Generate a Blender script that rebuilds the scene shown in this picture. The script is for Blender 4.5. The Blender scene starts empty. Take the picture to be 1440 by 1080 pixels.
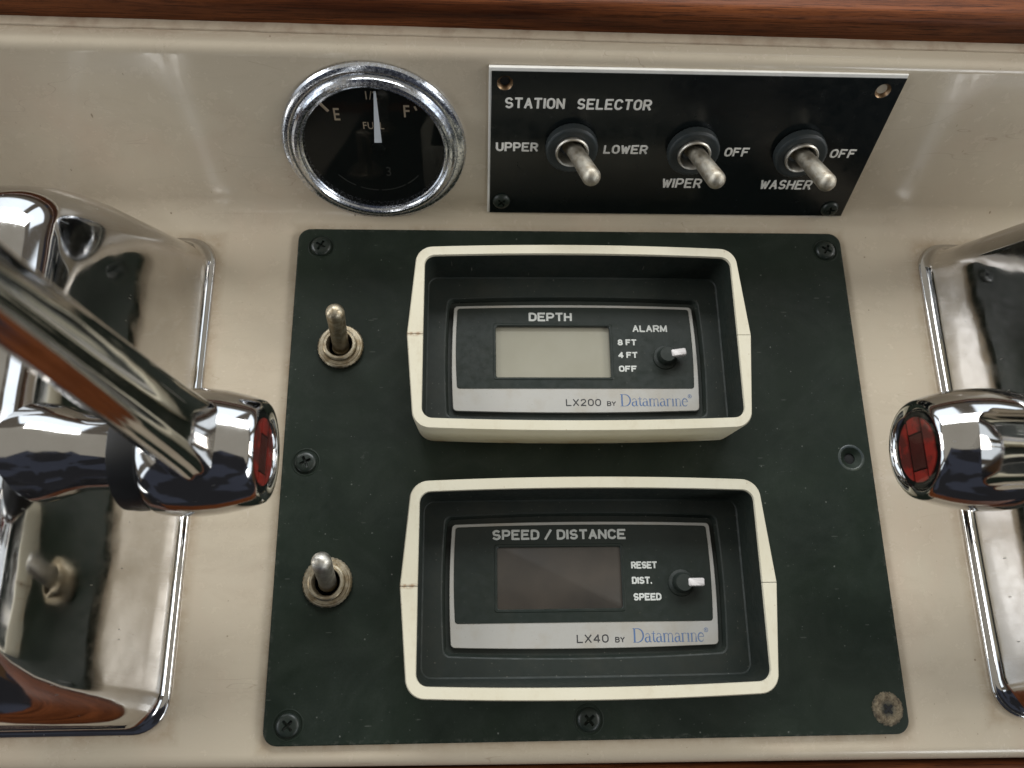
import bpy, bmesh, math, random
from mathutils import Vector, Matrix
random.seed(7)
R = math.radians
MM = 0.001
PI = math.pi
S = bpy.context.scene
COL = S.collection

# ------------------------------------------------------------------ camera
cam_d = bpy.data.cameras.new('camera')
cam = bpy.data.objects.new('camera', cam_d)
COL.objects.link(cam)
cam.location = (-0.03154, -0.04227, 0.23220)
cam.rotation_euler = (0.2834, -0.0424, -0.0118)
cam_d.sensor_width = 36
cam_d.lens = 27.087
cam_d.clip_start = 0.005
cam_d.clip_end = 50
cam_d.dof.use_dof = True
cam_d.dof.focus_distance = 0.224
cam_d.dof.aperture_fstop = 16
S.camera = cam
S.view_settings.view_transform = 'Standard'
S.view_settings.look = 'None'
S.view_settings.exposure = 0.25
S.view_settings.gamma = 1.0
S.render.resolution_x = 1024
S.render.resolution_y = 768

# ------------------------------------------------------------------ world: the cabin round the console
W = bpy.data.worlds.new("World"); S.world = W
W.use_nodes = True
nt = W.node_tree; nt.nodes.clear()
def wn(t, **k):
    n = nt.nodes.new(t)
    for a, b in k.items(): setattr(n, a, b)
    return n
def wmath(op, a, b=None, c=None):
    n = wn('ShaderNodeMath', operation=op)
    for i, v in enumerate((a, b, c)):
        if v is None: continue
        if isinstance(v, (int, float)): n.inputs[i].default_value = v
        else: nt.links.new(v, n.inputs[i])
    return n.outputs[0]
def wmix(f, a, b):
    n = wn('ShaderNodeMix', data_type='RGBA')
    for s, v in ((0, f), (6, a), (7, b)):
        if isinstance(v, (int, float)): n.inputs[s].default_value = v
        elif isinstance(v, tuple): n.inputs[s].default_value = v + (1,)
        else: nt.links.new(v, n.inputs[s])
    return n.outputs[2]
tc = wn('ShaderNodeTexCoord'); sx = wn('ShaderNodeSeparateXYZ')
nt.links.new(tc.outputs['Generated'], sx.inputs[0])
X_, Y_, Z_ = sx.outputs
el = wmath('ARCSINE', Z_)
az = wmath('ARCTAN2', Y_, X_)
def band(v, lo, hi):      # 1 between lo and hi, fairly sharp
    a = wn('ShaderNodeMapRange', interpolation_type='SMOOTHSTEP'); nt.links.new(v, a.inputs[0]); a.inputs[1].default_value = lo-.02; a.inputs[2].default_value = lo+.02
    b = wn('ShaderNodeMapRange', interpolation_type='SMOOTHSTEP'); nt.links.new(v, b.inputs[0]); b.inputs[1].default_value = hi-.02; b.inputs[2].default_value = hi+.02
    return wmath('MULTIPLY', a.outputs[0], wmath('SUBTRACT', 1.0, b.outputs[0]))
pane = band(wmath('FRACT', wmath('MULTIPLY', wmath('ADD', az, 3.4), 8/(2*PI))), 0.10, 0.90)
wins = wmath('MULTIPLY', band(el, R(12), R(33)), pane)
nz = wn('ShaderNodeTexNoise'); nz.inputs['Scale'].default_value = 2.2; nt.links.new(tc.outputs['Generated'], nz.inputs[0])
low = wmix(band(nz.outputs[0], .49, 2), (.060, .038, .025), (.030, .036, .055))       # wood and blue seat cloth
lowm = wmix(band(el, R(-20), R(2)), low, (.10, .06, .035))
wall = wmix(band(el, R(5), 3), lowm, (.17, .15, .125))
ceil = wmix(band(el, R(40), 3), wall, (.50, .475, .42))
col = wmix(wins, ceil, (2.1, 2.35, 2.65))
# the person holding the camera stands on this side, in dark blue clothes
oper = wmath('MULTIPLY', band(az, R(-142), R(-42)), band(el, -3, R(79)))
sleeve = wmix(band(nz.outputs[0], .52, 2), (.030, .031, .036), (.060, .068, .095))
col = wmix(oper, col, sleeve)
bg = wn('ShaderNodeBackground'); nt.links.new(col, bg.inputs[0]); bg.inputs[1].default_value = 0.62
wo = wn('ShaderNodeOutputWorld'); nt.links.new(bg.outputs[0], wo.inputs[0])

# ------------------------------------------------------------------ lamps: windows of the cabin
def area(name, loc, target, sx_, sy_, watt, colr):
    l = bpy.data.lights.new(name, 'AREA'); l.shape = 'RECTANGLE'; l.size = sx_; l.size_y = sy_
    l.energy = watt; l.color = colr
    o = bpy.data.objects.new(name, l); COL.objects.link(o); o.location = loc
    d = Vector(target) - Vector(loc); o.rotation_euler = d.to_track_quat('-Z', 'Y').to_euler()
    return o
area('window_light', (0.10, 1.25, 1.14), (0, 0, 0), 1.5, 0.45, 22.5, (.96, .98, 1.0))
area('window_light', (-1.5, 0.25, 1.05), (0, 0, 0), 0.9, 0.5, 11, (.97, .98, 1.0))
area('window_light', (1.5, 0.0, 1.0), (0, 0, 0), 0.7, 0.45, 8.5, (1.0, .97, .92))
area('window_light', (1.15, -1.5, 0.85), (0, 0.05, 0.03), 0.5, 0.5, 4.5, (.93, .97, 1.0))

# ------------------------------------------------------------------ materials
def mat(name, color, rough=.5, metal=0.0, spec=.5, coat=0.0):
    m = bpy.data.materials.new(name); m.use_nodes = True
    t = m.node_tree; b = t.nodes['Principled BSDF']
    b.inputs['Base Color'].default_value = tuple(color) + (1,)
    b.inputs['Roughness'].default_value = rough
    b.inputs['Metallic'].default_value = metal
    b.inputs['Specular IOR Level'].default_value = spec
    b.inputs['Coat Weight'].default_value = coat
    return m
class NT:
    """tiny node helper on a material; coordinates in millimetres of object space"""
    def __init__(s, m):
        s.m = m; s.t = m.node_tree; s.b = s.t.nodes['Principled BSDF']
        s.tc = s.t.nodes.new('ShaderNodeTexCoord')
    def co(s, sc=(1, 1, 1), rot=(0, 0, 0)):
        n = s.t.nodes.new('ShaderNodeMapping'); n.inputs['Scale'].default_value = [1000*k for k in sc]; n.inputs['Rotation'].default_value = rot
        s.t.links.new(s.tc.outputs['Object'], n.inputs[0]); return n.outputs[0]
    def noise(s, scale, detail=3, rough=.5, co=None, dist=0):
        n = s.t.nodes.new('ShaderNodeTexNoise'); n.inputs['Scale'].default_value = scale; n.inputs['Detail'].default_value = detail
        n.inputs['Roughness'].default_value = rough; n.inputs['Distortion'].default_value = dist
        s.t.links.new(co if co is not None else s.co(), n.inputs[0]); return n.outputs[0]
    def voro(s, scale, co=None):
        n = s.t.nodes.new('ShaderNodeTexVoronoi'); n.voronoi_dimensions = '2D'; n.inputs['Scale'].default_value = scale
        s.t.links.new(co if co is not None else s.co(), n.inputs[0]); return n.outputs[0], n.outputs[1]
    def ramp(s, v, a, b, ca=0.0, cb=1.0):
        n = s.t.nodes.new('ShaderNodeMapRange'); s.t.links.new(v, n.inputs[0])
        for i, x in enumerate((a, b, ca, cb)): n.inputs[i+1].default_value = x
        return n.outputs[0]
    def math(s, op, a, b=None):
        n = s.t.nodes.new('ShaderNodeMath'); n.operation = op
        for i, v in enumerate((a, b)):
            if v is None: continue
            if isinstance(v, (int, float)): n.inputs[i].default_value = v
            else: s.t.links.new(v, n.inputs[i])
        return n.outputs[0]
    def mix(s, f, a, b):
        n = s.t.nodes.new('ShaderNodeMix'); n.data_type = 'RGBA'
        for i, v in ((0, f), (6, a), (7, b)):
            if isinstance(v, (int, float)): n.inputs[i].default_value = v
            elif isinstance(v, tuple): n.inputs[i].default_value = v + (1,)
            else: s.t.links.new(v, n.inputs[i])
        return n.outputs[2]
    def sep(s, v):
        n = s.t.nodes.new('ShaderNodeSeparateXYZ'); s.t.links.new(v, n.inputs[0]); return n.outputs
    def set(s, name, v):
        s.t.links.new(v, s.b.inputs[name])
    def bump(s, h, dist_mm=.1, strength=1.0):
        n = s.t.nodes.new('ShaderNodeBump'); n.inputs['Distance'].default_value = dist_mm*MM; n.inputs['Strength'].default_value = strength
        s.t.links.new(h, n.inputs['Height']); s.t.links.new(n.outputs[0], s.b.inputs['Normal'])
    def specks(s, scale, size, keep, co=None):
        """sparse dots: voronoi cells whose random value passes 'keep'"""
        d, c = s.voro(scale, co)
        x = s.sep(c)
        k = s.ramp(x[0], keep, keep+.01)
        r = s.math('MULTIPLY', s.ramp(x[1], 0, 1, .35, 1.0), size)
        dot = s.math('LESS_THAN', d, r)
        return s.math('MULTIPLY', k, dot)

def m_gelcoat():
    m = mat('cream_gelcoat', (.56, .50, .40), .17, spec=.5, coat=.25); n = NT(m)
    m.node_tree.nodes['Principled BSDF'].inputs['Coat Roughness'].default_value = .05
    big = n.noise(.018, 3, .55); c = n.mix(n.ramp(big, .35, .68), (.525, .455, .342), (.495, .422, .320))
    pink = n.ramp(n.noise(.03, 4, .6, co=n.co((1, .6, 1))), .52, .72, 0, .45)
    c = n.mix(pink, c, (.50, .385, .285))
    fine = n.noise(1.6, 2, .7); c = n.mix(n.ramp(fine, .4, .8, 0, .12), c, (.42, .36, .28))
    sp = n.specks(.07, .022, .72); c = n.mix(n.math('MULTIPLY', sp, .75), c, (.16, .11, .07))
    sp2 = n.specks(.3, .05, .93); c = n.mix(n.math('MULTIPLY', sp2, .5), c, (.25, .18, .12))
    # hairline scratches / crazing
    scr = n.noise(.08, 2, .4, co=n.co((.25, 2.2, 1), (0, 0, .35))); sm = n.math('MULTIPLY', n.ramp(n.math('ABSOLUTE', n.math('SUBTRACT', scr, .5)), .0, .0025, 1, 0), n.ramp(n.noise(.04, 1), .55, .62))
    c = n.mix(n.math('MULTIPLY', sm, .5), c, (.28, .20, .14))
    sm2 = n.math('MULTIPLY', n.ramp(n.math('ABSOLUTE', n.math('SUBTRACT', n.noise(.11, 2, .5, co=n.co((1.8, .3, 1), (0, 0, -.5))), .5)), .0, .002, 1, 0), n.ramp(n.noise(.05, 1, co=n.co((1, 1, 1), (0, 0, 1))), .54, .60))
    c = n.mix(n.math('MULTIPLY', sm2, .4), c, (.66, .60, .50))
    smear = n.ramp(n.noise(.07, 5, .75, co=n.co((.5, 1.3, 1), (0, 0, .2)), dist=1.0), .50, .75, 0, .40); c = n.mix(smear, c, (.40, .33, .24))
    # grime along the upper lip, under the teak
    y = n.sep(n.co())[1]; edge = n.math('MULTIPLY', n.ramp(y, 107.5, 110.5), n.ramp(n.noise(.35, 4, .7, co=n.co((.25, 1, 1))), .38, .6, .1, .8))
    c = n.mix(edge, c, (.34, .25, .18))
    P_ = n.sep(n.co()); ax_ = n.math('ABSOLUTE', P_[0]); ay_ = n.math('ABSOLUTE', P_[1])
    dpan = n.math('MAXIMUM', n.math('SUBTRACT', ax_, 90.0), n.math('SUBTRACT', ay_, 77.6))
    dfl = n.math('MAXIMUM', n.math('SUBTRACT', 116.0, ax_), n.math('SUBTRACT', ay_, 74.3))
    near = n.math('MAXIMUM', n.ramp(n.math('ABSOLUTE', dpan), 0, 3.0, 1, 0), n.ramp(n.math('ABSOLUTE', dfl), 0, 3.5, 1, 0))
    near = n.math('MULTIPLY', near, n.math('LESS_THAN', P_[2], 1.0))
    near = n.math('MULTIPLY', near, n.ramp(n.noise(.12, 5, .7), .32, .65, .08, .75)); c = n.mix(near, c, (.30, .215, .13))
    n.set('Base Color', c)
    n.set('Roughness', n.math('ADD', n.ramp(n.noise(.25, 4, .65), .3, .75, .14, .32), n.math('MULTIPLY', smear, .25)))
    n.bump(n.noise(.035, 2, .4), 1.0, .25)
    return m
def m_plate():
    m = mat('black_phenolic_plate', (.015, .023, .017), .5, spec=.22); n = NT(m)
    c = n.mix(n.ramp(n.noise(.05, 4, .6), .35, .7), (.0060, .0115, .0068), (.0105, .0180, .0105))
    c = n.mix(n.math('MULTIPLY', n.specks(.16, .04, .80), .6), c, (.16, .17, .15))
    c = n.mix(n.math('MULTIPLY', n.specks(.45, .07, .86), .45), c, (.10, .11, .095))
    scu = n.math('MULTIPLY', n.ramp(n.noise(.16, 6, .8, co=n.co((1, 1, 1), (0, 0, .6)), dist=.6), .62, .72), n.ramp(n.noise(1.2, 3, .7), .5, .65))
    c = n.mix(n.math('MULTIPLY', scu, .28), c, (.13, .14, .12))
    for rot in (.5, -1.1, 1.9, 2.7):
        d = n.specks(.11, .04, .90, co=n.co((.35, 2.0, 1), (0, 0, rot))); c = n.mix(n.math('MULTIPLY', d, .28), c, (.13, .14, .12))
    haze = n.math('MULTIPLY', n.ramp(n.noise(.045, 4, .65, dist=1.2), .42, .72, 0, .5), n.ramp(n.noise(1.4, 4, .75), .3, .7, .4, 1)); c = n.mix(haze, c, (.030, .038, .030))
    P_ = n.sep(n.co()); e_ = n.math('MAXIMUM', n.math('SUBTRACT', n.math('ABSOLUTE', P_[0]), 88.6), n.math('SUBTRACT', n.math('ABSOLUTE', P_[1]), 76.2))
    ed = n.math('MULTIPLY', n.ramp(e_, 0.0, 1.4), n.ramp(n.noise(.5, 4, .8), .52, .66, 0, .6)); c = n.mix(ed, c, (.10, .10, .085))
    n.set('Base Color', c)
    n.set('Roughness', n.ramp(n.noise(.4, 4, .7), .3, .7, .48, .66))
    n.bump(n.noise(2.2, 2, .6), .04, .35)
    return m
def m_plastic(name, colr, rough, dirt=(.10, .08, .055), amt=.3, dust=.35, ns=.09):
    m = mat(name, colr, rough, spec=.4); n = NT(m)
    c = n.mix(n.ramp(n.noise(ns, 5, .65), .45, .75 if ns < .2 else .56, 0, amt), tuple(colr), dirt)
    c = n.mix(n.math('MULTIPLY', n.specks(.5, .07, .82), dust), c, (.20, .19, .16))
    n.set('Base Color', c)
    n.set('Roughness', n.ramp(n.noise(.5, 4, .6), .3, .7, rough-.08, rough+.12))
    n.bump(n.noise(3.0, 2), .02, .4)
    return m
def m_bezel():
    m = mat('ivory_plastic', (.72, .67, .53), .42, spec=.4); n = NT(m)
    c = n.mix(n.ramp(n.noise(.05, 3, .5), .4, .7), (.59, .55, .425), (.56, .515, .385))
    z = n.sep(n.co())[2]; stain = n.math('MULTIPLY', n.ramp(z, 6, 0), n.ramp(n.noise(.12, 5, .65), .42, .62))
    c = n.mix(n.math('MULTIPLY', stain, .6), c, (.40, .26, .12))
    c = n.mix(n.math('MULTIPLY', n.specks(.22, .045, .84), .5), c, (.30, .20, .11))
    c = n.mix(n.ramp(n.noise(.22, 6, .75, co=n.co((1.2, .6, 1))), .52, .74, 0, .35), c, (.42, .35, .23))
    y = n.math('ABSOLUTE', n.sep(n.co())[1]); xx = n.sep(n.co())[0]
    se = n.math('MULTIPLY', n.ramp(y, .25, .9, 1, 0), n.ramp(n.noise(.6, 3), .4, .6)); se = n.math('MULTIPLY', se, n.ramp(xx, -30, -40))
    c = n.mix(n.math('MULTIPLY', se, .75), c, (.22, .10, .03))
    n.set('Base Color', c); n.bump(n.noise(1.5, 3), .03, .4)
    return m
def m_chrome():
    m = mat('chrome', (.60, .58, .56), .05, 1.0); n = NT(m)
    pits = n.specks(.40, .06, .86); film = n.ramp(n.noise(.06, 5, .6), .35, .75)
    c = n.mix(film, (.64, .625, .605), (.53, .51, .48))
    c = n.mix(n.math('MULTIPLY', pits, .5), c, (.16, .15, .13)); n.set('Base Color', c)
    r = n.math('ADD', n.ramp(n.noise(.15, 5, .7), .38, .72, .045, .13), n.math('MULTIPLY', pits, .35)); n.set('Roughness', r)
    n.bump(n.noise(.05, 2, .4), 1.0, .28)
    return m
def m_pitted():
    m = mat('pitted_chrome', (.55, .56, .58), .14, 1.0); n = NT(m)
    p = n.ramp(n.noise(1.1, 6, .8), .50, .64)
    c = n.mix(p, (.66, .68, .72), (.22, .23, .25)); n.set('Base Color', c)
    n.set('Roughness', n.ramp(n.noise(1.1, 6, .8), .45, .65, .10, .45)); n.bump(n.noise(1.6, 4, .7), .03, .5)
    return m
def m_nickel(name='aged_nickel', a=(.46, .41, .31), b=(.26, .20, .12), rough=.42):
    m = mat(name, a, rough, 1.0); n = NT(m)
    p = n.ramp(n.noise(.35, 5, .7), .42, .66); n.set('Base Color', n.mix(p, a, b))
    n.set('Roughness', n.ramp(n.noise(.8, 4, .7), .3, .7, rough-.1, rough+.16)); n.bump(n.noise(1.8, 4, .7), .03, .5)
    return m
def m_teak():
    m = mat('varnished_teak', (.12, .04, .018), .5, spec=.12, coat=.0); n = NT(m)
    m.node_tree.nodes['Principled BSDF'].inputs['Coat Roughness'].default_value = .12
    g = n.noise(.10, 6, .62, co=n.co((.10, 1.8, 1.8)), dist=.5)
    c = n.mix(n.ramp(g, .30, .68), (.036, .009, .003), (.195, .060, .019))
    g2 = n.noise(1.0, 4, .7, co=n.co((.06, 2.6, 2.6))); c = n.mix(n.ramp(g2, .50, .64, 0, .85), c, (.022, .007, .003))
    g3 = n.noise(2.2, 3, .6, co=n.co((.10, 2.2, 2.2))); c = n.mix(n.ramp(g3, .60, .66, 0, .6), c, (.02, .007, .004))
    n.set('Base Color', c); n.set('Roughness', n.ramp(g2, .3, .7, .34, .52)); n.bump(g2, .06, .5)
    return m
def m_silver():
    m = mat('silver_label', (.40, .39, .35), .42, .25); n = NT(m)
    c = n.mix(n.ramp(n.noise(.10, 5, .65), .45, .75, 0, .5), (.43, .42, .385), (.33, .28, .20))
    c = n.mix(n.math('MULTIPLY', n.specks(.8, .08, .88), .5), c, (.13, .10, .06)); n.set('Base Color', c)
    return m
def m_lcd(name, a, b, rough):
    m = mat(name, a, rough, spec=.5); n = NT(m)
    n.set('Base Color', n.mix(n.ramp(n.noise(.06, 4, .6), .35, .7), a, b)); return m
def m_glass():
    m = bpy.data.materials.new('clear_glass'); m.use_nodes = True; t = m.node_tree; t.nodes.clear()
    tr = t.nodes.new('ShaderNodeBsdfTransparent'); gl = t.nodes.new('ShaderNodeBsdfGlossy'); gl.inputs['Roughness'].default_value = .04
    fr = t.nodes.new('ShaderNodeFresnel'); fr.inputs[0].default_value = 1.5
    ge = t.nodes.new('ShaderNodeNewGeometry'); mr = t.nodes.new('ShaderNodeMapRange')     # thin pane: same reflectance from both sides
    mr.inputs[3].default_value = 1.33; mr.inputs[4].default_value = 1/1.33
    t.links.new(ge.outputs['Backfacing'], mr.inputs[0]); t.links.new(mr.outputs[0], fr.inputs[0])
    mx = t.nodes.new('ShaderNodeMixShader'); o = t.nodes.new('ShaderNodeOutputMaterial')
    t.links.new(fr.outputs[0], mx.inputs[0]); t.links.new(tr.outputs[0], mx.inputs[1]); t.links.new(gl.outputs[0], mx.inputs[2]); t.links.new(mx.outputs[0], o.inputs[0])
    return m
def m_crust():
    m = mat('corrosion_crust', (.22, .18, .12), .9); n = NT(m)
    c = n.mix(n.ramp(n.noise(.9, 5, .8), .40, .62), (.07, .050, .028), (.24, .195, .125)); P_ = n.sep(n.co()); rr_ = n.math('SQRT', n.math('ADD', n.math('MULTIPLY', P_[0], P_[0]), n.math('MULTIPLY', P_[1], P_[1])))
    c = n.mix(n.math('MULTIPLY', n.ramp(rr_, 2.6, 1.2), .8), c, (.03, .035, .03)); c = n.mix(n.math('MULTIPLY', n.ramp(rr_, 3.6, 4.6), n.ramp(n.noise(1.1, 3), .4, .6)), c, (.03, .03, .022))
    n.set('Base Color', c); n.bump(n.noise(1.6, 5, .8), .3, .9)
    return m
def m_gloss_black():
    m = mat('gloss_black_laminate', (.006, .008, .009), .16, spec=.5); n = NT(m)
    c = n.mix(n.math('MULTIPLY', n.specks(.3, .05, .86), .4), (.0045, .0065, .0065), (.10, .10, .09)); n.set('Base Color', c)
    n.set('Roughness', n.ramp(n.noise(.3, 4, .6), .3, .7, .15, .28)); n.bump(n.noise(.05, 2), .6, .2)
    return m
GEL = m_gelcoat(); PLATE = m_plate(); BEZ = m_bezel(); CHROME = m_chrome(); PIT = m_pitted(); NICK = m_nickel(); TEAK = m_teak()
BRIGHTNICK = m_nickel('bright_nickel', (.58, .56, .51), (.40, .37, .31), .45)
NICK2 = m_nickel('dull_nickel', (.46, .43, .36), (.32, .27, .20), .52)
INS = m_plastic('black_insert_plastic', (.011, .016, .012), .58, (.032, .032, .022), .45, .6)
FACE = m_plastic('black_faceplate', (.012, .018, .0145), .38, (.03, .03, .02), .2, .25)
SILVER = m_silver(); WHITE = mat('white_print', (.52, .53, .49), .55); CREAMENG = m_plastic('engraved_white', (.78, .76, .70), .6, (.42, .38, .3), .5, 0)
BLACKPR = mat('black_print', (.03, .03, .03), .6); BLUEPR = m_plastic('blue_print', (.075, .135, .27), .6, (.25, .26, .26), .75, 0)
DARKBLUEPR = BLUEPR
SCREW = m_plastic('black_oxide_screw', (.013, .019, .015), .33, (.03, .03, .02), .3, .2)
HOLE_SHADE = mat('painted_hole_shade', (.004, .004, .004), .8); BRASS = m_nickel('tarnished_brass', (.34, .24, .15), (.14, .08, .04), .4)  # near-black colour painted in for the shade deep inside holes
NUT = m_plastic('dark_ring_nut', (.026, .032, .033), .36, (.05, .045, .035), .4, .3)
LCDL = m_lcd('pale_lcd', (.315, .30, .235), (.29, .275, .21), .3); LCDD = m_lcd('dead_lcd', (.060, .050, .040), (.036, .032, .027), .28)
GLASS = m_glass(); CRUST = m_crust(); GBLK = m_gloss_black(); WCORE = m_plastic('white_core', (.80, .78, .72), .5, (.35, .3, .22), .3, 0)
RED = m_plastic('red_enamel', (.24, .016, .010), .4, (.03, .010, .008), .75, 0, .22); DKRED = m_plastic('dark_red_enamel', (.055, .007, .005), .4, (.015, .006, .004), .7, 0)
DIAL = mat('matt_black_dial', (.003, .004, .0035), .7, spec=.08); NEEDLE = mat('white_needle', (.62, .66, .70), .5); DIALPR = mat('tan_print', (.33, .26, .18), .6); DIMPR = mat('faded_print', (.018, .018, .014), .6)
PINKW = m_plastic('pinkish_white_plastic', (.60, .57, .55), .4, (.4, .33, .3), .25, 0)
CAULK = m_plastic('grubby_caulk', (.47, .385, .28), .7, (.26, .17, .11), .8, 0)
RUBBER = mat('black_rubber', (.008, .008, .008), .35)

# ------------------------------------------------------------------ object helpers
def tag(o, label, cat, group=None, kind=None):
    if label: o['label'] = label
    if cat: o['category'] = cat
    if group: o['group'] = group
    if kind: o['kind'] = kind
    return o
def link(name, me, parent=None, loc=(0, 0, 0), rot=(0, 0, 0)):
    o = bpy.data.objects.new(name, me); COL.objects.link(o)
    if parent is not None: o.parent = parent
    o.location = [k*MM for k in loc]; o.rotation_euler = rot
    return o
def empty(name, loc=(0, 0, 0), rot=(0, 0, 0), parent=None):
    o = link(name, None, parent, loc, rot); o.empty_display_size = .01; return o
def finish(bm, material, angle=32):
    bmesh.ops.recalc_face_normals(bm, faces=bm.faces)
    bm.normal_update()
    if material is GLASS:                      # open sheets: face outwards (up)
        for f in bm.faces:
            if f.normal.z < 0: f.normal_flip()
    for f in bm.faces: f.smooth = True
    for e in bm.edges:
        if len(e.link_faces) == 2 and e.calc_face_angle(0) > R(angle): e.smooth = False
    bmesh.ops.scale(bm, vec=(MM, MM, MM), verts=bm.verts)
    me = bpy.data.meshes.new('mesh'); bm.to_mesh(me); bm.free(); me.materials.append(material)
    return me
def loft(rings, cap0=True, cap1=True, bm=None, closed=True):
    bm = bm or bmesh.new()
    vs = [[bm.verts.new(p) for p in r] for r in rings]
    n = len(rings[0])
    for a, b in zip(vs, vs[1:]):
        for i in range(n if closed else n-1):
            j = (i+1) % n
            bm.faces.new((a[i], a[j], b[j], b[i]))
    if cap0: bm.faces.new(vs[0][::-1])
    if cap1: bm.faces.new(vs[-1])
    return bm
def circ(r, z, n=48, cx=0, cy=0):
    return [(cx+r*math.cos(2*PI*i/n), cy+r*math.sin(2*PI*i/n), z) for i in range(n)]
def lathe(prof, n=48, cap0=True, cap1=True, bm=None):       # prof: (r, z)
    return loft([circ(r, z, n) for r, z in prof], cap0, cap1, bm)
def rrect(a, b, r, z, a2=None, bow=0.0, nc=8, ns=8, cx=0, cy=0, curved=False):
    """rounded rectangle; a2: half width at mid height (kinked or curved), bow: extra half height at mid width"""
    a2 = a if a2 is None else a2
    q = []                                                    # first quadrant, from (a2,0) to (0,b+bow)
    for i in range(ns):
        t = i/ns; yy = t*(b-r)
        xx = a + (a2-a)*((1-t*t) if curved else (1-t))
        q.append((xx, yy))
    for i in range(nc+1):
        t = i/nc*PI/2; q.append((a-r+r*math.cos(t), b-r+r*math.sin(t)))
    for i in range(1, ns+1):
        t = i/ns; xx = (a-r)*(1-t); q.append((xx, b+bow*(1-(1-t)**2)))
    q2 = [(-x, y) for x, y in q[::-1][1:]]
    half = q + q2                                             # ends at (-a2,0)
    low = [(x, -y) for x, y in half[::-1][1:-1]]
    return [(cx+x, cy+y, z) for x, y in half+low], len(half)
def rr(*a, **k): return rrect(*a, **k)[0]
def tube_text(name, strokes, radius, material, parent, loc, flat=.12, rot=(0, 0, 0)):
    """strokes: lists of (x, y) or (x, y, r) in mm, drawn as flattened round-ended strokes"""
    parts = []
    for s in strokes:                                  # a bevelled path pinches at sharp corners: break it there
        cur = [s[0]]
        for i in range(1, len(s)):
            cur.append(s[i])
            if i < len(s)-1:
                a = Vector((s[i][0]-s[i-1][0], s[i][1]-s[i-1][1])); b = Vector((s[i+1][0]-s[i][0], s[i+1][1]-s[i][1]))
                if a.length > 1e-6 and b.length > 1e-6 and a.angle(b) > R(40): parts.append(cur); cur = [s[i]]
        parts.append(cur)
    def ext(q):                                        # run each end on a little so that corners close
        if len(q) < 2 or len(q[0]) > 2: return q
        def push(a, b):
            d = Vector((a[0]-b[0], a[1]-b[1]))
            if d.length < 1e-6: return a
            d = d.normalized()*radius*.55; return (a[0]+d.x, a[1]+d.y)
        return [push(q[0], q[1])] + list(q[1:-1]) + [push(q[-1], q[-2])]
    strokes = [ext(q) for q in parts if len(q) > 1]
    c = bpy.data.curves.new('stroke', 'CURVE'); c.dimensions = '3D'; c.bevel_depth = radius*MM; c.bevel_resolution = 2; c.use_fill_caps = True
    for s in strokes:
        sp = c.splines.new('POLY'); sp.points.add(len(s)-1)
        for p, q in zip(sp.points, s): p.co = (q[0]*MM, q[1]*MM, 0, 1); p.radius = q[2] if len(q) > 2 else 1
    o = bpy.data.objects.new('tmp', c); COL.objects.link(o)
    me = bpy.data.meshes.new_from_object(o.evaluated_get(bpy.context.evaluated_depsgraph_get()))
    bpy.data.objects.remove(o); bpy.data.curves.remove(c)
    me.transform(Matrix.Diagonal((1, 1, flat, 1)))
    me.materials.clear(); me.materials.append(material)
    for p in me.polygons: p.use_smooth = True
    return link(name, me, parent, loc, rot)
def font_text(name, body, x0, x1, base, h, material, parent, z, bold=.0, cx=0, rot=(0, 0, 0)):
    c = bpy.data.curves.new('font', 'FONT'); c.body = body; c.size = 1; c.offset = bold; c.extrude = .006; c.resolution_u = 4; c.space_character = 1.04
    o = bpy.data.objects.new('tmp', c); COL.objects.link(o)
    me = bpy.data.meshes.new_from_object(o.evaluated_get(bpy.context.evaluated_depsgraph_get()))
    bpy.data.objects.remove(o); bpy.data.curves.remove(c)
    xs = [v.co.x for v in me.vertices]; ys = [v.co.y for v in me.vertices]
    ax, bx = min(xs), max(xs); ay, by = 0, max(ys)
    sx_, sy_ = (x1-x0)/(bx-ax), h/(by-ay)
    for v in me.vertices: v.co = ((v.co.x-ax)*sx_*MM, v.co.y*sy_*MM, v.co.z*MM*3)
    me.materials.clear(); me.materials.append(material)
    return link(name, me, parent, (x0, base, z), rot)
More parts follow.
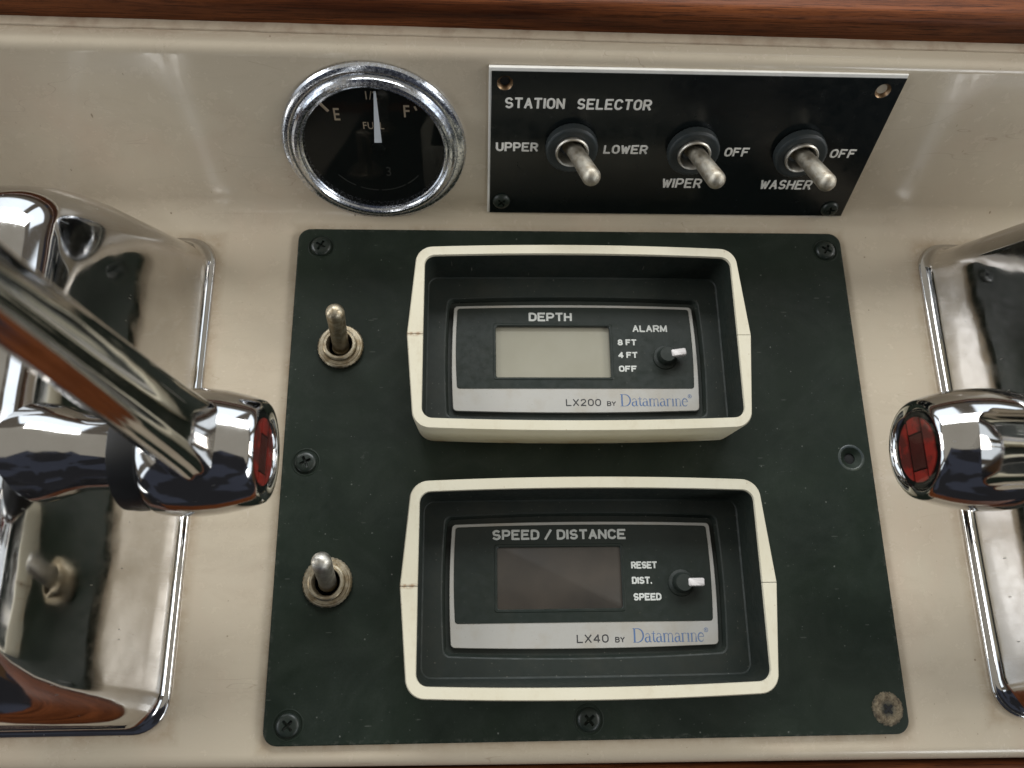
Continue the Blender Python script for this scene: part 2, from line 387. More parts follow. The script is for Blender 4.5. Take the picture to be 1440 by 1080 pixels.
# single-stroke engraving alphabet on a 4 x 6 grid
def arc(cx, cy, rx, ry, a0, a1, n=8): return [(cx+rx*math.cos(R(a0+(a1-a0)*i/n)), cy+ry*math.sin(R(a0+(a1-a0)*i/n))) for i in range(n+1)]
G = {
 'S': [arc(2, 4.4, 1.8, 1.6, 30, 270, 12) + arc(2, 1.5, 1.9, 1.5, 90, -150, 12)[1:]],
 'T': [[(0, 6), (4, 6)], [(2, 6), (2, 0)]], 'A': [[(0, 0), (2, 6), (4, 0)], [(.7, 2), (3.3, 2)]],
 'I': [[(.0, 0), (.0, 6)]], 'O': [arc(2, 4, 2, 2, 0, 180, 10) + arc(2, 2, 2, 2, 180, 360, 10) + [(4, 4)]],
 'N': [[(0, 0), (0, 6), (4, 0), (4, 6)]], 'E': [[(4, 6), (0, 6), (0, 0), (4, 0)], [(0, 3.1), (3.2, 3.1)]],
 'L': [[(0, 6), (0, 0), (3.6, 0)]], 'C': [arc(2, 4, 2, 2, 25, 180, 10) + arc(2, 2, 2, 2, 180, 335, 10)],
 'R': [[(0, 0), (0, 6), (2.4, 6)] + arc(2.4, 4.4, 1.6, 1.6, 90, -90, 8)[1:] + [(0, 2.8)], [(2.2, 2.8), (4, 0)]],
 'U': [[(0, 6), (0, 2)] + arc(2, 2, 2, 2, 180, 360, 10)[1:] + [(4, 6)]],
 'P': [[(0, 0), (0, 6), (2.4, 6)] + arc(2.4, 4.3, 1.6, 1.7, 90, -90, 8)[1:] + [(0, 2.6)]],
 'W': [[(0, 6), (1.3, 0), (2.5, 5), (3.7, 0), (5, 6)]], 'F': [[(0, 0), (0, 6), (3.8, 6)], [(0, 3.1), (3, 3.1)]],
 'H': [[(0, 0), (0, 6)], [(4, 0), (4, 6)], [(0, 3), (4, 3)]],
}
G.update({
 'D': [[(0, 0), (0, 6), (1.8, 6)] + arc(1.8, 3.8, 2.2, 2.2, 90, 0, 8)[1:] + arc(1.8, 2.2, 2.2, 2.2, 0, -90, 8) + [(0, 0)]],
 'M': [[(0, 0), (0, 6), (2.3, .6), (4.6, 6), (4.6, 0)]], '/': [[(0, -.3), (3.2, 6.3)]], '.': [[(0, .05), (.35, .05)]],
 '8': [arc(2, 4.5, 1.6, 1.5, -90, 270, 16) + arc(2, 1.5, 1.9, 1.5, 90, -270, 16)], '4': [[(3, 0), (3, 6), (0, 1.7), (4, 1.7)]],
 '2': [arc(2, 4.2, 1.8, 1.8, 170, -20, 10) + [(0, 0), (4, 0)]], '0': [arc(1.9, 4, 1.9, 2, 0, 180, 10) + arc(1.9, 2, 1.9, 2, 180, 360, 10) + [(3.8, 4)]],
 'X': [[(0, 0), (4, 6)], [(0, 6), (4, 0)]], 'Y': [[(0, 6), (2, 3), (4, 6)], [(2, 3), (2, 0)]],
 'B': [[(0, 0), (0, 6), (2.4, 6)] + arc(2.4, 4.6, 1.4, 1.4, 90, -90, 8)[1:] + [(0, 3.2)], [(2.4, 3.2)] + arc(2.4, 1.6, 1.7, 1.6, 90, -90, 8)[1:] + [(0, 0)]],
 ' ': [],
})
GW = {'I': 0.0, 'W': 5.0, 'L': 3.6, 'M': 4.6, '/': 3.2, '.': .35, ' ': .6, '0': 3.8}
def engraved(word, x0, x1, base, h, parent, z, r=.34, m=None, gap=2.1):
    x0 += r; x1 -= r; base += r; h -= 2*r          # outer extents include the stroke
    k = h/6; st = []; x = 0
    for ch in word:
        for s in G[ch]: st.append([(x+p[0], p[1]) for p in s])
        x += GW.get(ch, 4.0) + gap
    x -= gap; kx = (x1-x0)/x
    jit = random.Random(len(word)+int(x0*7))            # hand-guided engraving is never quite even
    st = [[(p[0]*kx+jit.uniform(-.03, .03), p[1]*k+jit.uniform(-.03, .03)) for p in s] for s in st]
    return tube_text('lettering', st, r, m or CREAMENG, parent, (x0, base, z))
# serif wordmark, variable stroke weight (r relative)
def serif_word(parent, x0, x1, base, z, reg=True):
    T, th = 1.0, .38
    def A(cx, cy, rx, ry, a0, a1, n=10, f=None):
        return [(px, py, (f(i/n) if f else th)) for i, (px, py) in enumerate(arc(cx, cy, rx, ry, a0, a1, n))]
    lens = lambda t: th+(T-th)*math.sin(PI*t)
    def ser(x, y, w=.75): return [(x-w, y, th*.9), (x+w, y, th*.9)]
    gl = []
    gl.append((6.6, [[(1, 0, T*1.1), (1, 6.6, T*1.1)], ser(.9, 0, .9), ser(.9, 6.6, .9), [(1, 6.6, th), (2.6, 6.6, th)] + A(2.6, 3.3, 3.3, 3.3, 90, -90, 14, lens) + [(1, 0, th)]]))
    def a(): return (3.7, [[(2.7, 2.9, T), (2.7, .5, T), (3.3, 0, th), (3.7, .3, th)], A(1.6, 3.0, 1.1, 1.2, 160, 0, 8), [(2.7, 2.5, th)] + A(1.4, 1.2, 1.1, 1.15, 90, 300, 10, lens) + [(2.7, .9, th)]])
    def t(): return (2.4, [[(1.1, 5.3, th), (1.1, 1, T), (1.6, .1, .7), (2.4, .5, th)], [(0, 4.1, th), (2.2, 4.1, th)]])
    def m(): return (6.4, [[(.8, 0, T), (.8, 4.1, T)], ser(.8, 0), [(.1, 3.9, th), (.8, 4.2, th)], A(2.0, 2.9, 1.1, 1.3, 170, 10, 8) + [(3.1, 0, T)], ser(3.1, 0), A(4.3, 2.9, 1.1, 1.3, 170, 10, 8) + [(5.4, 0, T)], ser(5.5, 0)])
    def r(): return (3.1, [[(.8, 0, T), (.8, 4.1, T)], ser(.8, 0), [(.1, 3.9, th), (.8, 4.2, th)], A(2.1, 2.9, 1.2, 1.3, 170, 50, 8), [(2.7, 3.75, .8), (2.75, 3.7, .8)]])
    def i_(): return (1.8, [[(.8, 0, T), (.8, 4.1, T)], ser(.8, 0), [(.1, 3.9, th), (.8, 4.2, th)], [(.8, 5.9, .9), (.82, 5.92, .9)]])
    def n_(): return (4.1, [[(.8, 0, T), (.8, 4.1, T)], ser(.8, 0), [(.1, 3.9, th), (.8, 4.2, th)], A(2.0, 2.9, 1.2, 1.3, 170, 10, 8) + [(3.2, 0, T)], ser(3.2, 0)])
    def e(): return (3.6, [A(1.8, 2.1, 1.6, 2.1, 8, 325, 16, lens), [(.4, 2.4, th), (3.4, 2.4, th)]])
    gl += [a(), t(), a(), m(), a(), r(), i_(), n_(), e()]
    x = 0; st = []
    for w, ss in gl:
        for s in ss: st.append([(x+p[0], p[1], p[2]) for p in s])
        x += w + .12
    kx = (x1-x0)/x; ky = 3.7/6.6
    st = [[(p[0]*kx, p[1]*ky, p[2]) for p in s] for s in st]
    if reg:
        q = x1-x0+.6
        st.append([(q+p[0]*.55, 3.1+p[1]*.55, .35) for p in arc(0, 0, 1, 1, 0, 360, 12)])
        st.append([(q-.15, 2.85, .3), (q-.15, 3.35, .3), (q+.15, 3.25, .3), (q-.1, 3.1, .3), (q+.2, 2.85, .3)])
    return tube_text('lettering', st, .215, BLUEPR, parent, (x0, base, z), .08)

# ------------------------------------------------------------------ setting: moulded dashboard, teak trims
PHI = R(69.305); Y0 = 83.37                     # the riser: foot line and slope
cs, sn = math.cos(PHI), math.sin(PHI)
def dash():
    prof = [(-84.4, -40), (-84.4, -4)]
    prof += [(-80.4-4.0*math.cos(t), -4+4*math.sin(t)) for t in [PI/2*i/8 for i in range(1, 9)]]
    prof += [(-60, 0), (-20, 0), (20, 0), (60, 0)]
    rf = 11; tl = rf*math.tan(PHI/2)
    cy_, cz_ = Y0-tl, rf
    prof += [(cy_+rf*math.sin(a), cz_-rf*math.cos(a)) for a in [PHI*i/14 for i in range(15)]]
    ttop = 57.6; r2 = 3.5; ang = PHI; t2 = r2*math.tan(ang/2)
    ty, tz = Y0+(ttop-t2)*cs, (ttop-t2)*sn
    c2y, c2z = ty+r2*sn, tz-r2*cs
    prof += [(c2y-r2*math.sin(a), c2z+r2*math.cos(a)) for a in [PHI*(1-i/10) for i in range(11)]]
    zt = c2z+r2
    prof += [(108, zt), (112, zt), (150, zt), (240, zt), (240, -40)]
    rings = []
    for i in range(33):
        x = -420+i*840/32
        rings.append([(x, y - (.007*(x-10) if y < -79 else 0) + (-.022*.35*(x-10) if y > 100 else 0), z) for y, z in prof])
    bm = loft(rings, True, True)
    return finish(bm, GEL, 40), zt
me, ZT = dash()
dashboard = link('dashboard', me); dashboard['kind'] = 'structure'

def board(y0, y1, z0, z1, r, x0=-420, x1=420, wob=.0):
    prof = [(y0, z0)] + [(y0+r-r*math.cos(t), z1-r+r*math.sin(t)) for t in [PI/2*i/6 for i in range(7)]] + \
           [(y1-r+r*math.sin(t), z1-r+r*math.cos(t)) for t in [PI/2*i/6 for i in range(7)]] + [(y1, z0)]
    rings = []
    n = 168
    for i in range(n+1):
        x = x0+(x1-x0)*i/n
        w = wob*(random.random()-.5)
        rings.append([(x, y-.009*(x-10)+(w if j < 4 else 0), z) for j, (y, z) in enumerate(prof)])
    return loft(rings)
o = link('teak_trim', finish(board(111.6, 215, ZT+.003, ZT+9, 3.2, wob=.12), TEAK, 40))
tag(o, 'varnished reddish teak trim board running along the top edge behind the gauge', 'wood trim')
o = link('sealant_bead', finish(board(108.9, 112.2, ZT-.2, ZT+.7, .6, wob=.2), CAULK, 60))
tag(o, 'grubby beige sealant bead between the cream moulding and the upper teak trim', 'sealant')
o = link('teak_trim', finish(board(-140, -85.6, -34, -6.5, 2.0), TEAK, 40))
tag(o, 'narrow sliver of teak trim below the bottom lip of the cream dashboard', 'wood trim')

# ------------------------------------------------------------------ screws
def cross_ring(r, z, w=.24, n=48):
    """outline of a phillips cross sampled by angle"""
    out = []
    for i in range(n):
        a = 2*PI*i/n; d = min(abs(((a+PI/4) % (PI/2))-PI/4), 9)
        rr_ = min(r, (w*r)/max(math.sin(d), 1e-4))
        rr_ = max(rr_, w*r*1.05)
        out.append((rr_*math.cos(a), rr_*math.sin(a), z))
    return out
def screw_mesh(rad=3.6):
    rings = [circ(rad, -.2), circ(rad, .25), circ(rad*.94, .7), circ(rad*.8, 1.05), circ(rad*.62, 1.2),
             cross_ring(rad*.55, 1.22), cross_ring(rad*.48, .35), cross_ring(rad*.2, .1)]
    return finish(loft(rings), SCREW, 38)
SCR = screw_mesh(3.3)
def ring_mark(parent, x, y, z, r):     # countersink rim round each screw
    return link('countersink', finish(lathe([(r*1.0, -.3), (r+.15, .06), (r+.45, .10), (r+.7, -.05)], 40, False, False), PLATE, 60), parent, (x, y, z))
def screw(parent, x, y, z, ang=0.0, me=None):
    return link('screw', me or SCR, parent, (x, y, z), (0, 0, ang))

# ------------------------------------------------------------------ toggle switches
def knurl(r, z0, z1, n=72, d=.16):
    def ring(rad, z, amp): return [((rad-(amp if i % 2 else 0))*math.cos(2*PI*i/n), (rad-(amp if i % 2 else 0))*math.sin(2*PI*i/n), z) for i in range(n)]
    return [ring(r-.5, z0, 0), ring(r, z0+.35, d), ring(r, z1-.4, d), ring(r-.45, z1, 0)]
def lever_mesh(length, r0, r1, m):
    prof = [(r0*.9, -3.0), (r0, 0), (r0*1.02, length*.35), (r1, length-r1*.95)]
    for i in range(1, 7): a = PI/2*i/6; prof.append((max(r1*math.cos(a), .02), length-r1*.95+r1*.95*math.sin(a)))
    return finish(lathe(prof, 28), m, 50)
def toggle(parent, x, y, z, tip, kind, angs):
    t = empty('toggle_switch', (x, y, z), parent=parent)
    if kind == 'deck':
        n = 72
        rings = knurl(7.1, 0, 1.7) + [circ(6.2, 1.75, n), circ(6.1, 2.0, n), circ(5.3, 2.05, n), circ(5.15, 3.3, n), circ(4.75, 3.6, n), circ(4.1, 3.6, n), circ(3.8, 3.2, n), circ(3.6, -1.0, n)]
        link('nut', finish(loft(rings, True, False), NICK, 35), t)
        base, r0, r1, LM = .3, 2.5, 2.75, (NICK if angs == 0 else BRIGHTNICK)
    else:
        n = 72
        rings = knurl(7.9, 0, 3.2, n, .12) + [circ(6.9, 3.35, n), circ(6.0, 3.1, n), circ(5.2, 3.1, n), circ(5.1, .5, n)]
        link('nut', finish(loft(rings, True, False), NUT, 35), t)
        rings = [circ(5.05, .2), circ(5.05, 3.9), circ(4.75, 4.25), circ(4.35, 4.1), circ(4.1, 3.6), circ(3.7, -.6)]
        link('bushing', finish(loft(rings, False, False), BRIGHTNICK, 35), t)
        base, r0, r1, LM = .0, 2.5, 2.78, NICK2
    link('bore_shade_disc', finish(lathe([(3.9, -.9), (3.0, -.7), (.5, -.6)], 32), HOLE_SHADE), t)  # black disc stands in for the shade inside the bushing
    link('pivot_ball', finish(lathe([(.3, -.75), (2.2, -.4), (2.8, .4), (2.5, 1.3), (1.5, 1.9), (.2, 2.0)], 28), NICK, 60), t)
    v = Vector(tip)-Vector((0, 0, base))
    q = v.to_track_quat('Z', 'Y').to_euler()
    link('lever', lever_mesh(v.length, r0, r1, LM), t, (0, 0, base), q)
    return t

def cut(me, cutters, zc=0):
    """drill real countersunk holes: cutters = [(x, y, z_top, r_top, r_hole)] in mm"""
    o = bpy.data.objects.new('tmp', me); COL.objects.link(o); extra = []
    for x, y, z, rt, rh in cutters:
        c = bpy.data.objects.new('tmp', finish(lathe([(rh, -6), (rh, -1.2), (rt, .0), (rt, 1.0)], 40), HOLE_SHADE)); COL.objects.link(c)
        c.location = (x*MM, y*MM, z*MM); extra.append(c)
        md = o.modifiers.new('cut', 'BOOLEAN'); md.object = c; md.operation = 'DIFFERENCE'; md.solver = 'EXACT'
    bpy.context.view_layer.update()
    m2 = bpy.data.meshes.new_from_object(o.evaluated_get(bpy.context.evaluated_depsgraph_get()))
    for c in extra: bpy.data.objects.remove(c)
    bpy.data.objects.remove(o)
    for p in m2.polygons: p.use_smooth = False
    return m2

# ------------------------------------------------------------------ black equipment panel on the deck
pan = empty('equipment_panel', (0, 0, 0))
tag(pan, 'large matt black screwed panel carrying two display units and two toggle switches', 'panel')
a, b = 90, 77.6
rings = [rr(a, b, 4, .05), rr(a, b, 4, 1.7), rr(a-.12, b-.12, 3.9, 1.92), rr(a-.35, b-.35, 3.7, 2.0)]
link('plate', cut(finish(loft(rings), PLATE, 50), [(83.6, 1.0, 2.0, 3.3, 1.7)]), pan)
for x, y in ((-82.4, 71.1), (84.3, 71.1), (-83.0, .3), (-83.3, -72.3), (-.8, -72.3)):
    screw(pan, x, y, 2.05 if x != -.8 else 1.7, random.uniform(0, 1.5)); ring_mark(pan, x, y, 2.03, 3.6)
# empty countersunk hole, mid right
link('worn_ring', finish(lathe([(4.1, .0), (3.9, .09), (3.45, .08), (3.3, -.01)], 40, False, False), m_plastic('worn_countersink', (.035, .045, .045), .3, (.09, .10, .07), .8, .5), 60), pan, (83.6, 1.0, 2.01))
link('hole_shade_disc', finish(lathe([(1.68, .0), (1.5, .05), (.1, .06)], 32), HOLE_SHADE), pan, (83.6, 1.0, .3))  # black disc at the bottom stands in for the hole's dark depth
# corroded screw, bottom right
def crust(rad, n=90, seed=3):
    rnd = random.Random(seed); rings = []
    for k, (f, z) in enumerate([(1.18, -.1), (1.1, .12), (1.0, .45), (.86, .75), (.74, .6), (.60, .35), (.4, .3), (.15, .15)]):
        rings.append([(f*rad*(1+(rnd.uniform(-.05, .07) if k < 2 else rnd.uniform(-.04, .04)))*math.cos(2*PI*i/n), f*rad*(1+(rnd.uniform(-.05, .07) if k < 2 else rnd.uniform(-.04, .04)))*math.sin(2*PI*i/n), z+rnd.uniform(-.08, .10)*(k > 0)) for i in range(n)])
    return finish(loft(rings), CRUST, 60)
o = link('screw', crust(3.9), pan, (84.2, -70.9, 2.0)); o['label'] = 'corroded screw crusted with pale tan deposit'
link('slot_shade', finish(loft([cross_ring(1.6, .5), cross_ring(1.2, .3)]), HOLE_SHADE), o, (0, 0, 0), (0, 0, .7))  # black cross painted in for the shade of the driver slot
t1 = toggle(pan, -74.3, 36.6, 2.0, (1.0, 5.6, 19.6), 'deck', 0)
t2 = toggle(pan, -74.5, -34.6, 2.0, (1.3, 5.4, 19.6), 'deck', 1)

# ------------------------------------------------------------------ the two instruments
def bezel_half(sign):
    """one half of the ivory surround, split at mid height"""
    o_base, nh = rrect(48.6, 28.0, 5.2, 0, a2=50.5, bow=.9)
    o_mid = rrect(48.9, 28.2, 5.2, 17.4, a2=50.9, bow=.9)[0]
    o_top = rrect(48.6, 27.9, 5.0, 18.0, a2=50.6, bow=.9)[0]
    i_top = rrect(46.55, 25.25, 3.2, 18.0, a2=46.6, bow=.8, cx=.3)[0]
    i_mid = rrect(46.4, 25.1, 3.1, 17.7, a2=46.45, bow=.8, cx=.3)[0]
    i_low = rrect(46.4, 25.1, 3.1, 15.0, a2=46.45, bow=.8, cx=.3)[0]
    rings = []
    for r in (o_base, o_mid, o_top, i_top, i_mid, i_low):
        h = r[:nh]
        h = [(x, (.09 if abs(y) < 1e-6 else y)*sign, z) for x, y, z in h]
        rings.append(h)
    bm = loft(rings, False, False, closed=False)
    bm.verts.ensure_lookup_table()
    n = nh
    for e in (0, n-1):
        bm.faces.new([bm.verts[k*n+e] for k in range(len(rings))])
    return finish(bm, BEZ, 40)
BH = {1: bezel_half(1), -1: bezel_half(-1)}
def instrument(name, yc, fy, label, kind):
    t = empty(name, (-1.4, yc, 2.0)); tag(t, label, 'marine instrument', 'pair of matching display units on the black panel')
    link('bezel', BH[1], t); link('bezel', BH[-1], t)
    # black insert: inner walls, floor, pocket round the face
    fx = .2; fb, fh = 38.0, 17.6
    k = dict(ns=8, nc=8)
    rings = [rr(46.35, 25.0, 3.1, 17.2, a2=46.4, bow=.75, cx=.3), rr(46.35, 25.0, 3.1, 15.5, a2=46.4, bow=.75, cx=.3),
             rr(46.3, 24.4, 3.2, 3.4, a2=46.35, bow=.3, cx=.3), rr(45.9, 24.0, 2.6, 3.05, a2=45.9, bow=.2, cx=.3),
             rr(fb+2.3, fh+2.0, 2.2, 3.0, a2=fb+2.9, bow=.9, cx=fx, cy=fy, curved=True), rr(fb+1.9, fh+1.6, 2.0, 2.8, a2=fb+2.5, bow=.9, cx=fx, cy=fy, curved=True),
             rr(fb+1.3, fh+1.0, 1.6, .9, a2=fb+1.8, bow=.9, cx=fx, cy=fy, curved=True), rr(fb-2, fh-2, 1.2, .8, cx=fx, cy=fy, bow=.3, curved=True)]
    link('insert', finish(loft(rings, False, True), INS, 13), t)
    f = empty('face', (fx, fy, 0), parent=t)
    # black field with window cut out: ring of matching outlines
    ya, yb = fh-1.35, (-10.0 if kind == 'depth' else -10.6)
    cyf = (ya+yb)/2; hb = (ya-yb)/2
    lx0, lx1, ly0, ly1 = -24.8, 11.1, (-6.4 if kind == 'depth' else -6.9), 10.4
    wx, wy, hx, hy = (lx0+lx1)/2, (ly0+ly1)/2, (lx1-lx0)/2, (ly1-ly0)/2
    rings = [rr(fb, fh-.5, 1.2, .9, a2=fb+.5, bow=.6, curved=True), rr(fb, fh-.5, 1.2, 2.1, a2=fb+.5, bow=.6, curved=True), rr(fb-.15, fh-.65, 1.1, 2.25, a2=fb+.35, bow=.6, curved=True),
             rr(hx+.4, hy+.4, .6, 2.25, cx=wx, cy=wy), rr(hx+.4, hy+.4, .6, .9, cx=wx, cy=wy)]
    link('silver_border', finish(loft(rings, False, False), SILVER, 13), f)
    outer = lambda z, d=0: [(x, (y if y > cyf else max(y, yb+d*.0)), zz) for x, y, zz in rr(fb-1.15-d, hb-d, .9, z, a2=fb-.75-d, bow=.55 if True else 0, cy=cyf, curved=True)]
    rings = [outer(2.2), outer(2.36), outer(2.40, .12),
             rr(hx+.9, hy+.9, 1.0, 2.41, cx=wx, cy=wy), rr(hx+.7, hy+.7, .9, 2.55, cx=wx, cy=wy), rr(hx+.25, hy+.25, .8, 2.55, cx=wx, cy=wy), rr(hx, hy, .7, 2.30, cx=wx, cy=wy), rr(hx, hy, .7, 1.3, cx=wx, cy=wy)]
    link('faceplate', finish(loft(rings, False, False), FACE, 13), f)
    link('display', finish(loft([rr(hx+.2, hy+.2, .5, 1.9 if kind != 'depth' else .9, cx=wx, cy=wy), rr(hx+.1, hy+.1, .5, 1.95 if kind != 'depth' else 1.0, cx=wx, cy=wy)]), LCDL if kind == 'depth' else LCDD), f)
    link('display_window', finish(loft([rr(hx+.05, hy+.05, .5, 2.28, cx=wx, cy=wy)], True, False), GLASS), f)
    # print
    z = 2.45
    if kind == 'depth':
        L = [('DEPTH', -14.4, -.6, 12.0, 3.0, .022), ('ALARM', 18.5, 29.6, 8.5, 2.4, .03), ('8 FT', 13.5, 19.6, 4.0, 2.1, .03), ('4 FT', 13.5, 19.7, -.2, 2.1, .03), ('OFF', 13.5, 19.3, -4.7, 2.1, .03)]
        model, m0, m1, base = 'LX200', -3.4, 7.5, -15.6
    else:
        L = [('SPEED / DISTANCE', -26.3, 13.0, 12.5, 3.0, .022), ('RESET', 14.0, 21.7, 4.0, 2.1, .03), ('DIST.', 14.0, 20.0, -.3, 2.1, .03), ('SPEED', 14.2, 22.4, -4.9, 2.1, .03)]
        model, m0, m1, base = 'LX40', -2.5, 6.6, -16.2
    for w, x0, x1, bs, h, bo in L: engraved(w, x0, x1, bs, h, f, z, .35 if h > 2.8 else .265, WHITE, 1.9)
    engraved(model, m0, m1, base, 2.3, f, 2.26, .19, BLACKPR, 2.0)
    engraved('BY', m1+1.8, m1+4.6, base, 1.55, f, 2.26, .16, BLACKPR, 1.8)
    serif_word(f, 13.5, 34.6 if kind == 'depth' else 34.0, base, 2.27)
    # knob with pale pointer
    k_ = empty('knob', (28.3, 0.0, 2.4), (0, 0, R(8) if kind == 'depth' else 0), t)
    k_.location = ((fx+28.3)*MM, (fy)*MM, 2.4*MM)
    bm = lathe([(3.9, 0), (3.7, .5), (3.0, .7), (2.75, 1.0), (2.6, 3.6), (2.3, 4.1), (.3, 4.2)], 36)
    link('knob_body', finish(bm, INS, 35), k_)
    link('pointer', finish(loft([rr(2.35, 1.15, .55, 2.3, cx=3.45), rr(2.35, 1.15, .55, 4.1, cx=3.45), rr(2.1, .9, .5, 4.45, cx=3.45)]), PINKW, 50), k_)
    return t
instrument('depth_sounder', 34.7, -2.1, 'upper display unit reading DEPTH with pale grey screen and alarm knob', 'depth')
instrument('speed_log', -36.4, .6, 'lower display unit reading SPEED / DISTANCE with dark blank screen', 'speed')

# ------------------------------------------------------------------ riser: fuel gauge and station selector
RROT = (PHI, 0, 0)
def riser_loc(x, t, h=0): return (x, Y0+t*cs-h*sn, t*sn+h*cs)
g = empty('fuel_gauge', riser_loc(-62.85, 27.6), RROT)
tag(g, 'round fuel gauge with pitted chrome rim and white needle at half', 'gauge')
prof = [(27.6, -.3), (27.7, .6), (27.2, 1.5), (26.4, 1.9), (25.3, 2.0), (24.7, 1.8), (24.5, 2.1), (24.2, 3.0), (23.5, 3.6), (22.7, 3.7), (22.2, 3.4), (21.9, 2.8), (21.5, 2.9), (21.1, 2.6), (20.9, .4)]
link('bezel', finish(lathe(prof, 128, True, False), PIT, 28), g)
link('dial', finish(lathe([(21.2, .2), (21.0, .45), (.1, .46)], 96), DIAL), g)
font_text('lettering', 'E', -10.8, -9.1, 9.2, 4.0, DIALPR, g, .5, .01); font_text('lettering', 'F', 9.6, 11.3, 10.6, 3.9, DIALPR, g, .5, .01)
font_text('lettering', 'FUEL', -2.7, 3.4, 6.4, 2.3, DIALPR, g, .5, .0)
font_text('lettering', '1/2', -.9, 2.4, 16.2, 2.6, DIALPR, g, .5)
font_text('lettering', '3', 2.6, 4.0, -10.6, 3.4, DIMPR, g, .5)
tube_text('scale_mark', [[(-14.2, 14.6), (-12.4, 12.3)]], .45, DIALPR, g, (0, 0, .5)); tube_text('scale_mark', [[(12.9, 14.0), (13.3, 13.0)]], .3, DIALPR, g, (0, 0, .5))
tube_text('dial_print', [arc(0, 0, 16.2, 16.2, -140, -118), arc(0, 0, 16.2, 16.2, -112, -92), arc(0, 0, 16.2, 16.2, -88, -60), arc(0, 0, 16.2, 16.2, -56, -40)], .14, DIMPR, g, (0, 0, .5))
bm = bmesh.new()
P = [(1.65, 19.2), (2.25, 19.2), (2.3, 2.2), (.1, 2.2)]
lo = [(x, y, 1.0) for x, y in P]; hi = [(x, y, 1.35) for x, y in P]
link('needle', finish(loft([lo, hi], bm=bm), NEEDLE), g)
link('needle_hub', finish(lathe([(2.2, .5), (2.1, 1.0), (1.8, 1.2), (.2, 1.3)], 32), DIAL), g, (.9, -.4, 0))
link('glass', finish(lathe([(21.0, 2.3), (.05, 2.45)], 64, False, False), GLASS), g)

sp = empty('switch_panel', riser_loc(0, 0), RROT)
tag(sp, 'glossy black STATION SELECTOR plate with three toggle switches and white engraved words', 'panel')
def prism(x0, x1, y0, y1, z0, z1, m, bev=.12):
    def q(d, z): return [(x0+d, y0+d, z), (x1-d, y0+d, z), (x1-d, y1-d, z), (x0+d, y1-d, z)]
    return finish(loft([q(0, z0), q(0, z1-bev), q(bev, z1)]), m, 20)
HL = [(-24.0, 50.3), (85.1, 49.9)]
link('plate', cut(prism(-28.55, 90.6, 3.4, 54.9, .02, 1.25, WCORE), [(x, t, 1.55, 2.3, 1.5) for x, t in HL]), sp)
link('laminate', cut(prism(-27.8, 90.5, 3.45, 53.85, 1.26, 1.55, GBLK, .08), [(x, t, 1.55, 2.3, 1.5) for x, t in HL]), sp)
zt = 1.56
engraved('STATION', -23.9, -6.5, 42.3, 3.6, sp, zt); engraved('SELECTOR', -3.0, 18.8, 42.3, 3.6, sp, zt)
engraved('UPPER', -26.2, -13.3, 27.5, 3.3, sp, zt); engraved('LOWER', 6.7, 20.4, 27.1, 3.3, sp, zt)
engraved('WIPER', 27.2, 40.0, 14.4, 3.8, sp, zt); engraved('OFF', 44.3, 52.1, 26.7, 3.3, sp, zt)
engraved('WASHER', 59.1, 76.0, 14.3, 3.8, sp, zt); engraved('OFF', 77.5, 85.7, 26.7, 3.3, sp, zt)
for (x, t), dx in zip(((-3.3, 30.1), (34.0, 29.6), (67.3, 29.2)), (5.2, 4.6, 4.4)):
    toggle(sp, x, t, 1.56, (dx, 1.4, 19.0), 'riser', 0)
for x, t in ((-24.0, 50.3), (85.1, 49.9)):
    link('screw_hole', finish(lathe([(2.28, 1.5), (2.2, 1.42), (1.45, .5), (1.4, .2)], 32, False, False), BRASS, 60), sp, (x, t, 0))
    link('hole_shade_disc', finish(lathe([(1.5, .16), (.1, .18)], 32), HOLE_SHADE), sp, (x, t, 0))  # black disc closes the hole, painted as its shade
SCR2 = screw_mesh(2.8)
for x, t in ((-24.0, 8.4), (85.4, 6.6)): screw(sp, x, t, zt, random.uniform(0, 1.5), SCR2)

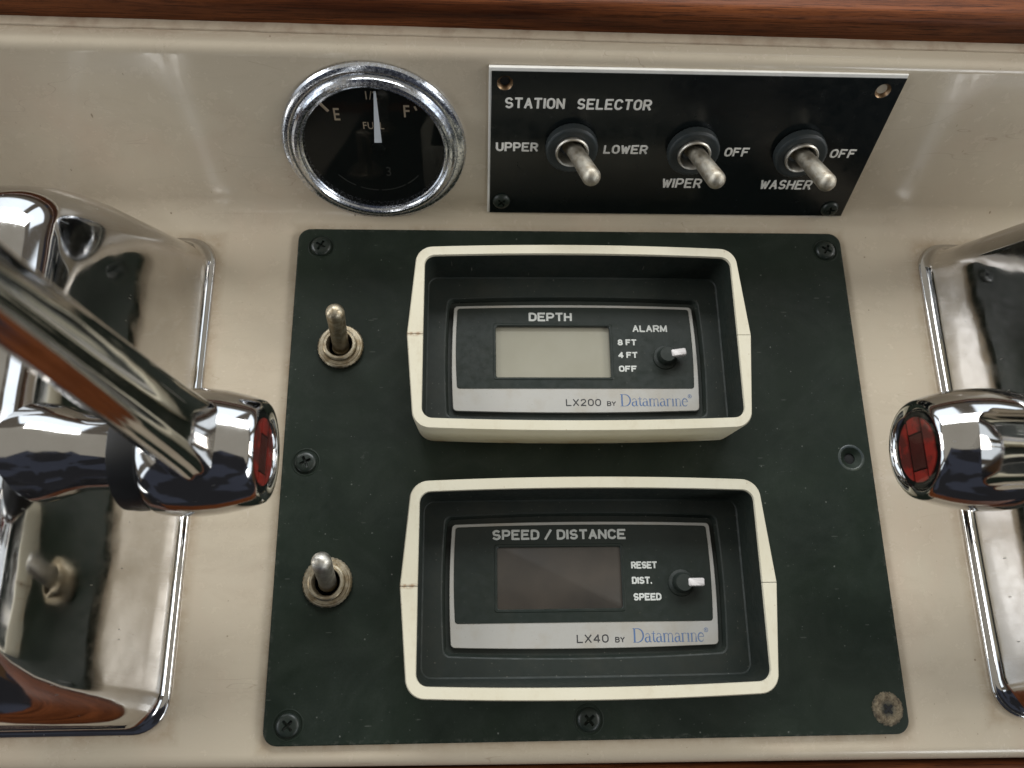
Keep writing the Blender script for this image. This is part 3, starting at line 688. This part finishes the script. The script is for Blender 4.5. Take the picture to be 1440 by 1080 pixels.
# ------------------------------------------------------------------ chrome engine controls
def control(side, label, tilt):
    """side -1: left unit, +1: right; built with the wall facing the panel at local +x, mirrored for the right"""
    t = empty('engine_control', (side*148.0, 0, 0)); tag(t, label, 'throttle lever', 'pair of chrome engine controls')
    s = -side                                    # direction from the housing towards the panel
    def M(rings): return [[(s*x, y, z) for x, y, z in r] for r in rings]
    # flange
    rings = [rr(31.7, 74, 9, 0), rr(32, 74.3, 9, .5), rr(32, 74.3, 9, 1.1), rr(31.8, 74.1, 8.9, 1.5), rr(31.5, 73.8, 8.8, 1.7), rr(31.1, 73.4, 8.6, 1.72), rr(29.0, 71.3, 8.0, 1.6)]
    link('flange', finish(loft(M(rings), True, True), CHROME, 50), t)
    # domed housing, smooth shoulders
    sec = [(31.3, 73.6, 8.7, 1.72), (30.6, 72.8, 8.6, 1.95), (29.8, 72.1, 8.6, 2.9), (29.0, 71.5, 8.7, 4.8), (27.7, 70.7, 8.9, 9.5), (25.6, 69.4, 9.2, 18), (23.1, 67.9, 9.5, 28), (20.9, 66.2, 9.8, 38),
           (19.1, 64.0, 10.2, 47), (17.6, 61.4, 10.5, 54), (16.1, 58.6, 10.3, 59.4), (14.2, 55.4, 9.8, 63.6), (11.6, 51.4, 8.6, 66.6), (8.6, 46, 6.5, 68.2), (5.5, 40, 4.5, 68.8), (2.3, 32, 1.9, 69)]
    rings = [rr(a_, b_, r_, z_, nc=10, ns=12, a2=a_+1.0*min(1, z_/30), curved=True) for a_, b_, r_, z_ in sec]
    link('housing', finish(loft(M(rings), False, True), CHROME, 75), t)
    # shaft, spacer, hub on a horizontal axle
    off = 7.5 if side > 0 else 0.0
    ax = empty('axle', (s*off, -7.0, 55.0), (0, R(90)*s, 0), t)     # local z -> towards the panel
    link('boss', finish(lathe([(11.8, 2), (11.5, 16), (11.2, 20.0), (10.4, 23), (9.4, 25.6), (8.8, 28), (8.6, 30), (8.6, 37), (8.8, 38.4)], 64), CHROME, 40), ax)
    link('spacer', finish(lathe([(12.0, 37.0), (13.2, 37.6), (13.4, 40.6), (13.2, 43.2), (12.6, 43.8)], 64), RUBBER, 40), ax)
    hub = link('hub', finish(lathe([(12.0, 43.6), (13.6, 44.0), (14.2, 45.2), (14.7, 49), (14.7, 54), (14.1, 59), (13.2, 63.0), (12.2, 66.2), (11.7, 67.4), (11.1, 67.9), (10.4, 67.7), (9.6, 67.0), (9.4, 66.6)], 96), CHROME, 40), ax)
    cap = link('badge', finish(lathe([(9.4, 66.5), (9.3, 66.75), (.1, 66.9)], 64), DIAL, 40), ax)
    # red enamel, in a disc split by dark bars
    def seg(x0, x1, rad, z0, z1, m, y0=None, y1=None):
        n = 14; up = []; dn = []
        for i in range(n+1):
            x = x0+(x1-x0)*i/n; h = math.sqrt(max(rad*rad-x*x, .01))
            up.append((x, min(h, y1) if y1 is not None else h)); dn.append((x, max(-h, y0) if y0 is not None else -h))
        ring = up + dn[::-1]
        return finish(loft([[(p[0], p[1], z0) for p in ring], [(p[0], p[1], z1) for p in ring]]), m)
    e = empty('emblem', (0, 0, 0), (0, 0, R(90) if s > 0 else R(90)), ax)
    bpy.data.objects.remove(e)
    # in the axle frame local x is vertical (-z), local y is world y: bars run along world y
    for (x0, x1) in ((-7.5, -3.4), (3.4, 7.5)): link('enamel', seg(x0, x1, 7.8, 66.85, 67.15, RED), cap)
    link('enamel', seg(-2.6, 2.6, 7.8, 66.85, 67.12, RED, 4.0, 8), cap)
    link('enamel', seg(-2.6, 2.6, 7.8, 66.85, 67.08, DKRED, -4.7, 3.6), cap)
    link('enamel', seg(-2.6, 2.6, 7.8, 66.85, 67.12, RED, -8, -5.1), cap)
    st = [[(-1.4, 2.8), (1.4, 2.8), (0, 1.6), (1.4, .5), (-1.4, .5)], arc(0, -1.6, 1.3, 1.2, 20, 330, 10), [(-1.3, -3.4), (0, -4.0), (1.3, -3.3)]]
    tube_text('emblem_mark', st, .3, RED, cap, (0, 0, 67.0))
    link('badge_lens', finish(lathe([(9.2, 67.25), (6, 67.4), (.1, 67.5)], 64, False, False), GLASS), ax)
    # lever arm
    arm = empty('lever_arm', (s*(148-93+off), -7.0, 55.0), (tilt, 0, 0), t)
    def sect(wx, wy, z, r): return rr(wx, wy, r, z, nc=6, ns=5, a2=wx+.5, curved=True, bow=.8)
    L = [(4.2, 9.0, -2, 2.8), (4.8, 9.0, 6, 3.0), (5.0, 8.5, 12, 3.1), (4.9, 7.8, 18, 3.1), (4.8, 7.2, 28, 3.1), (4.5, 6.4, 45, 3.0), (4.0, 5.6, 65, 2.7), (3.7, 5.0, 85, 2.5), (3.6, 4.9, 100, 2.4), (3.3, 4.6, 104, 2.3), (2.2, 3.4, 106, 1.6)]
    link('arm', finish(loft([sect(*q) for q in L]), CHROME, 50), arm)
    return t
control(-1, 'left chrome throttle control with lever standing up towards the viewer and red badge', R(-2.8))
control(1, 'right chrome throttle control with lever leaning back and scuffed red badge', R(11))
